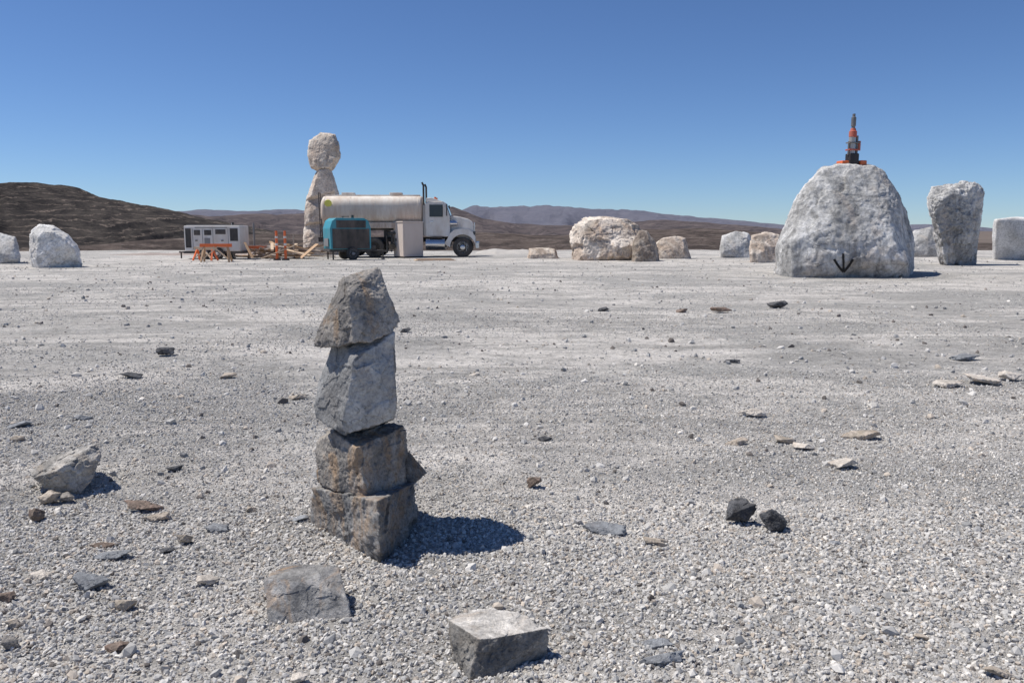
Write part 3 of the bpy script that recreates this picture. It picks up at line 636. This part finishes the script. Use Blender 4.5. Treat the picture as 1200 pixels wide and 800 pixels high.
# ------------------------------------------------------------ sawhorses, lumber, posts, cabinet
wood=paint('raw_timber',(.50,.32,.18),.8,.3,(.34,.26,.2),scale=3.); wood2=paint('pale_timber',(.62,.46,.31),.8,.25,(.42,.34,.27),scale=3.); wood3=paint('grey_timber',(.38,.31,.26),.85,.3,scale=3.)
def beam(a,b,w_,h_):
    a=Vector(a);b=Vector(b); L=(b-a).length; q=(b-a).to_track_quat('X','Z'); return MB().box(0,L,-w_/2,w_/2,-h_/2,h_/2,0,Matrix.Translation(a)@q.to_matrix().to_4x4())
def sawhorse(px,py,rz,hh,bar,label,lm,hw=.75):
    sq=G(px,py); sh=empty('sawhorse',(sq.x,sq.y,0),R(rz),label,'sawhorse','sawhorses beside the lumber heap')
    beam((-hw,0,hh),(hw,0,hh),.1,.16).build('crossbar',bar,sh)
    for x in (-hw*.8,hw*.8):
        for y in (-.28,.28): beam((x*.9,0,hh-.02),(x*1.1,y,0),.09,.06).build('leg',lm,sh)
    beam((-hw*.8,-.22,.12),(.1,-.03,hh-.06),.07,.05).build('brace',wood2,sh); beam((hw*.8,-.22,.12),(-.1,-.03,hh-.06),.07,.05).build('brace',wood2,sh)
sawhorse(254,306.5,5,.78,orange,'orange-barred sawhorse with braced wooden legs in front of the white generator',wood)
sawhorse(241,305,-14,.6,wood2,'wooden sawhorse behind the left of the orange-barred one',orange,.6)
sawhorse(302,303,25,.6,orange,'low orange sawhorse at the left end of the lumber heap',wood,.5)
rs=random.Random(4)
lc=G(332,303)
for i in range(56):
    lay=i//13; L=rs.uniform(.9,2.9); an=rs.uniform(-.5,.5) if rs.random()<.7 else rs.uniform(.8,2.2)
    x=lc.x+rs.uniform(-1.6,1.4)*(1-.15*lay); y=lc.y+rs.uniform(-.2,1.6); z=.04+.1*lay+rs.uniform(0,.06); tilt=rs.uniform(-.24,.24) if lay else .01
    wd=rs.choice([.1,.15,.22,.3]); th=rs.choice([.045,.06,.09])
    o=MB().box(-L/2,L/2,-wd/2,wd/2,-th/2,th/2).build('plank',rs.choice([wood,wood,wood2,wood3,wood3]),None,loc=(x,y,z+abs(tilt)*L/2*.8+th/2))
    o.rotation_euler=(rs.uniform(-.1,.1),tilt,an); tag(o,'loose timber plank in the tumbled lumber heap left of the teal compressor','plank','planks of the lumber heap')
def leanboard(px0,py0,px1,py1,Y,wd,mat,label):
    a=P(px0,py0,Y);b=P(px1,py1,Y+.5); o=beam((0,0,0),b-a,wd,.04).build('board',mat,None,loc=a); tag(o,label,'board')
leanboard(306,303,345,288,40.2,.25,wood2,'pale board slanting up across the lumber heap')
leanboard(352,303,372,286,40.5,.5,wood,'wide brown board leaning behind the lumber heap')
leanboard(296,302,287,284,40.8,.12,wood,'short board standing up at the left end of the lumber heap')
def post(px,py0,py1,r,mat,label,name='pole'):
    q=G(px,py1); s=q.y/F; h=(py1-py0)*s; t=empty(name,(q.x,q.y,0),0,label,'pole')
    MB().rod((0,0,0),(0,0,h),r,10,r*.85).build('shaft',mat,t); MB().rod((0,0,0),(0,0,.06),r*3,14,r*2.4).build('base',dirtyblk,t); return t,h
post(274,262,303,.05,white,'thin white pole standing right of the generator')
post(299,262,302,.06,grey_p,'thin grey pole rising behind the lumber heap')
for px,lab in ((325,'left of the two orange and white striped marker posts at the lumber heap'),(335,'right of the two orange and white striped marker posts at the lumber heap')):
    t,h=post(px,271,305,.07,orange,lab,'marker_post')
    for a,b in ((.5,.58),(.75,.82)): MB().rod((0,0,h*a),(0,0,h*b),.074,12).build('white_band',white,t)
post(345,274,303,.04,wood3,'bare wooden stake right of the striped marker posts','stake')
cabm=paint('pinkish_cabinet',(.66,.56,.49),.7,.2,(.55,.45,.38)); cabq=G(477,302)
cb=empty('cabinet',(cabq.x,cabq.y+.7,0),R(34),'plain pinkish beige box cabinet standing beside the tanker','cabinet')
MB().box(-.62,.62,-.6,.6,.06,1.92,.02).build('body',cabm,cb)
MB().box(-.65,.65,-.63,.63,1.925,2.0,.015).build('lid',cabm,cb); MB().box(-.58,.58,-.56,.56,0,.055).build('plinth',dirtyblk,cb)
MB().box(-.52,.52,-.615,-.603,.2,1.8,.003).build('door',cabm,cb)
MB().box(-.66,-.625,.2,.3,.9,1.05).build('handle',dirtyblk,cb)
pq=G(508,306); 
o=MB().box(-1.0,1.0,-.6,.6,0,.04).box(-.9,.9,-.55,-.45,.035,.08).box(-.9,.9,.4,.5,.035,.08).build('plywood_sheet',wood2,None,loc=(pq.x,pq.y+.6,.01)); o.rotation_euler=(0,0,.2)
tag(o,'pale plywood sheet lying flat on the ground before the tanker cab','board')
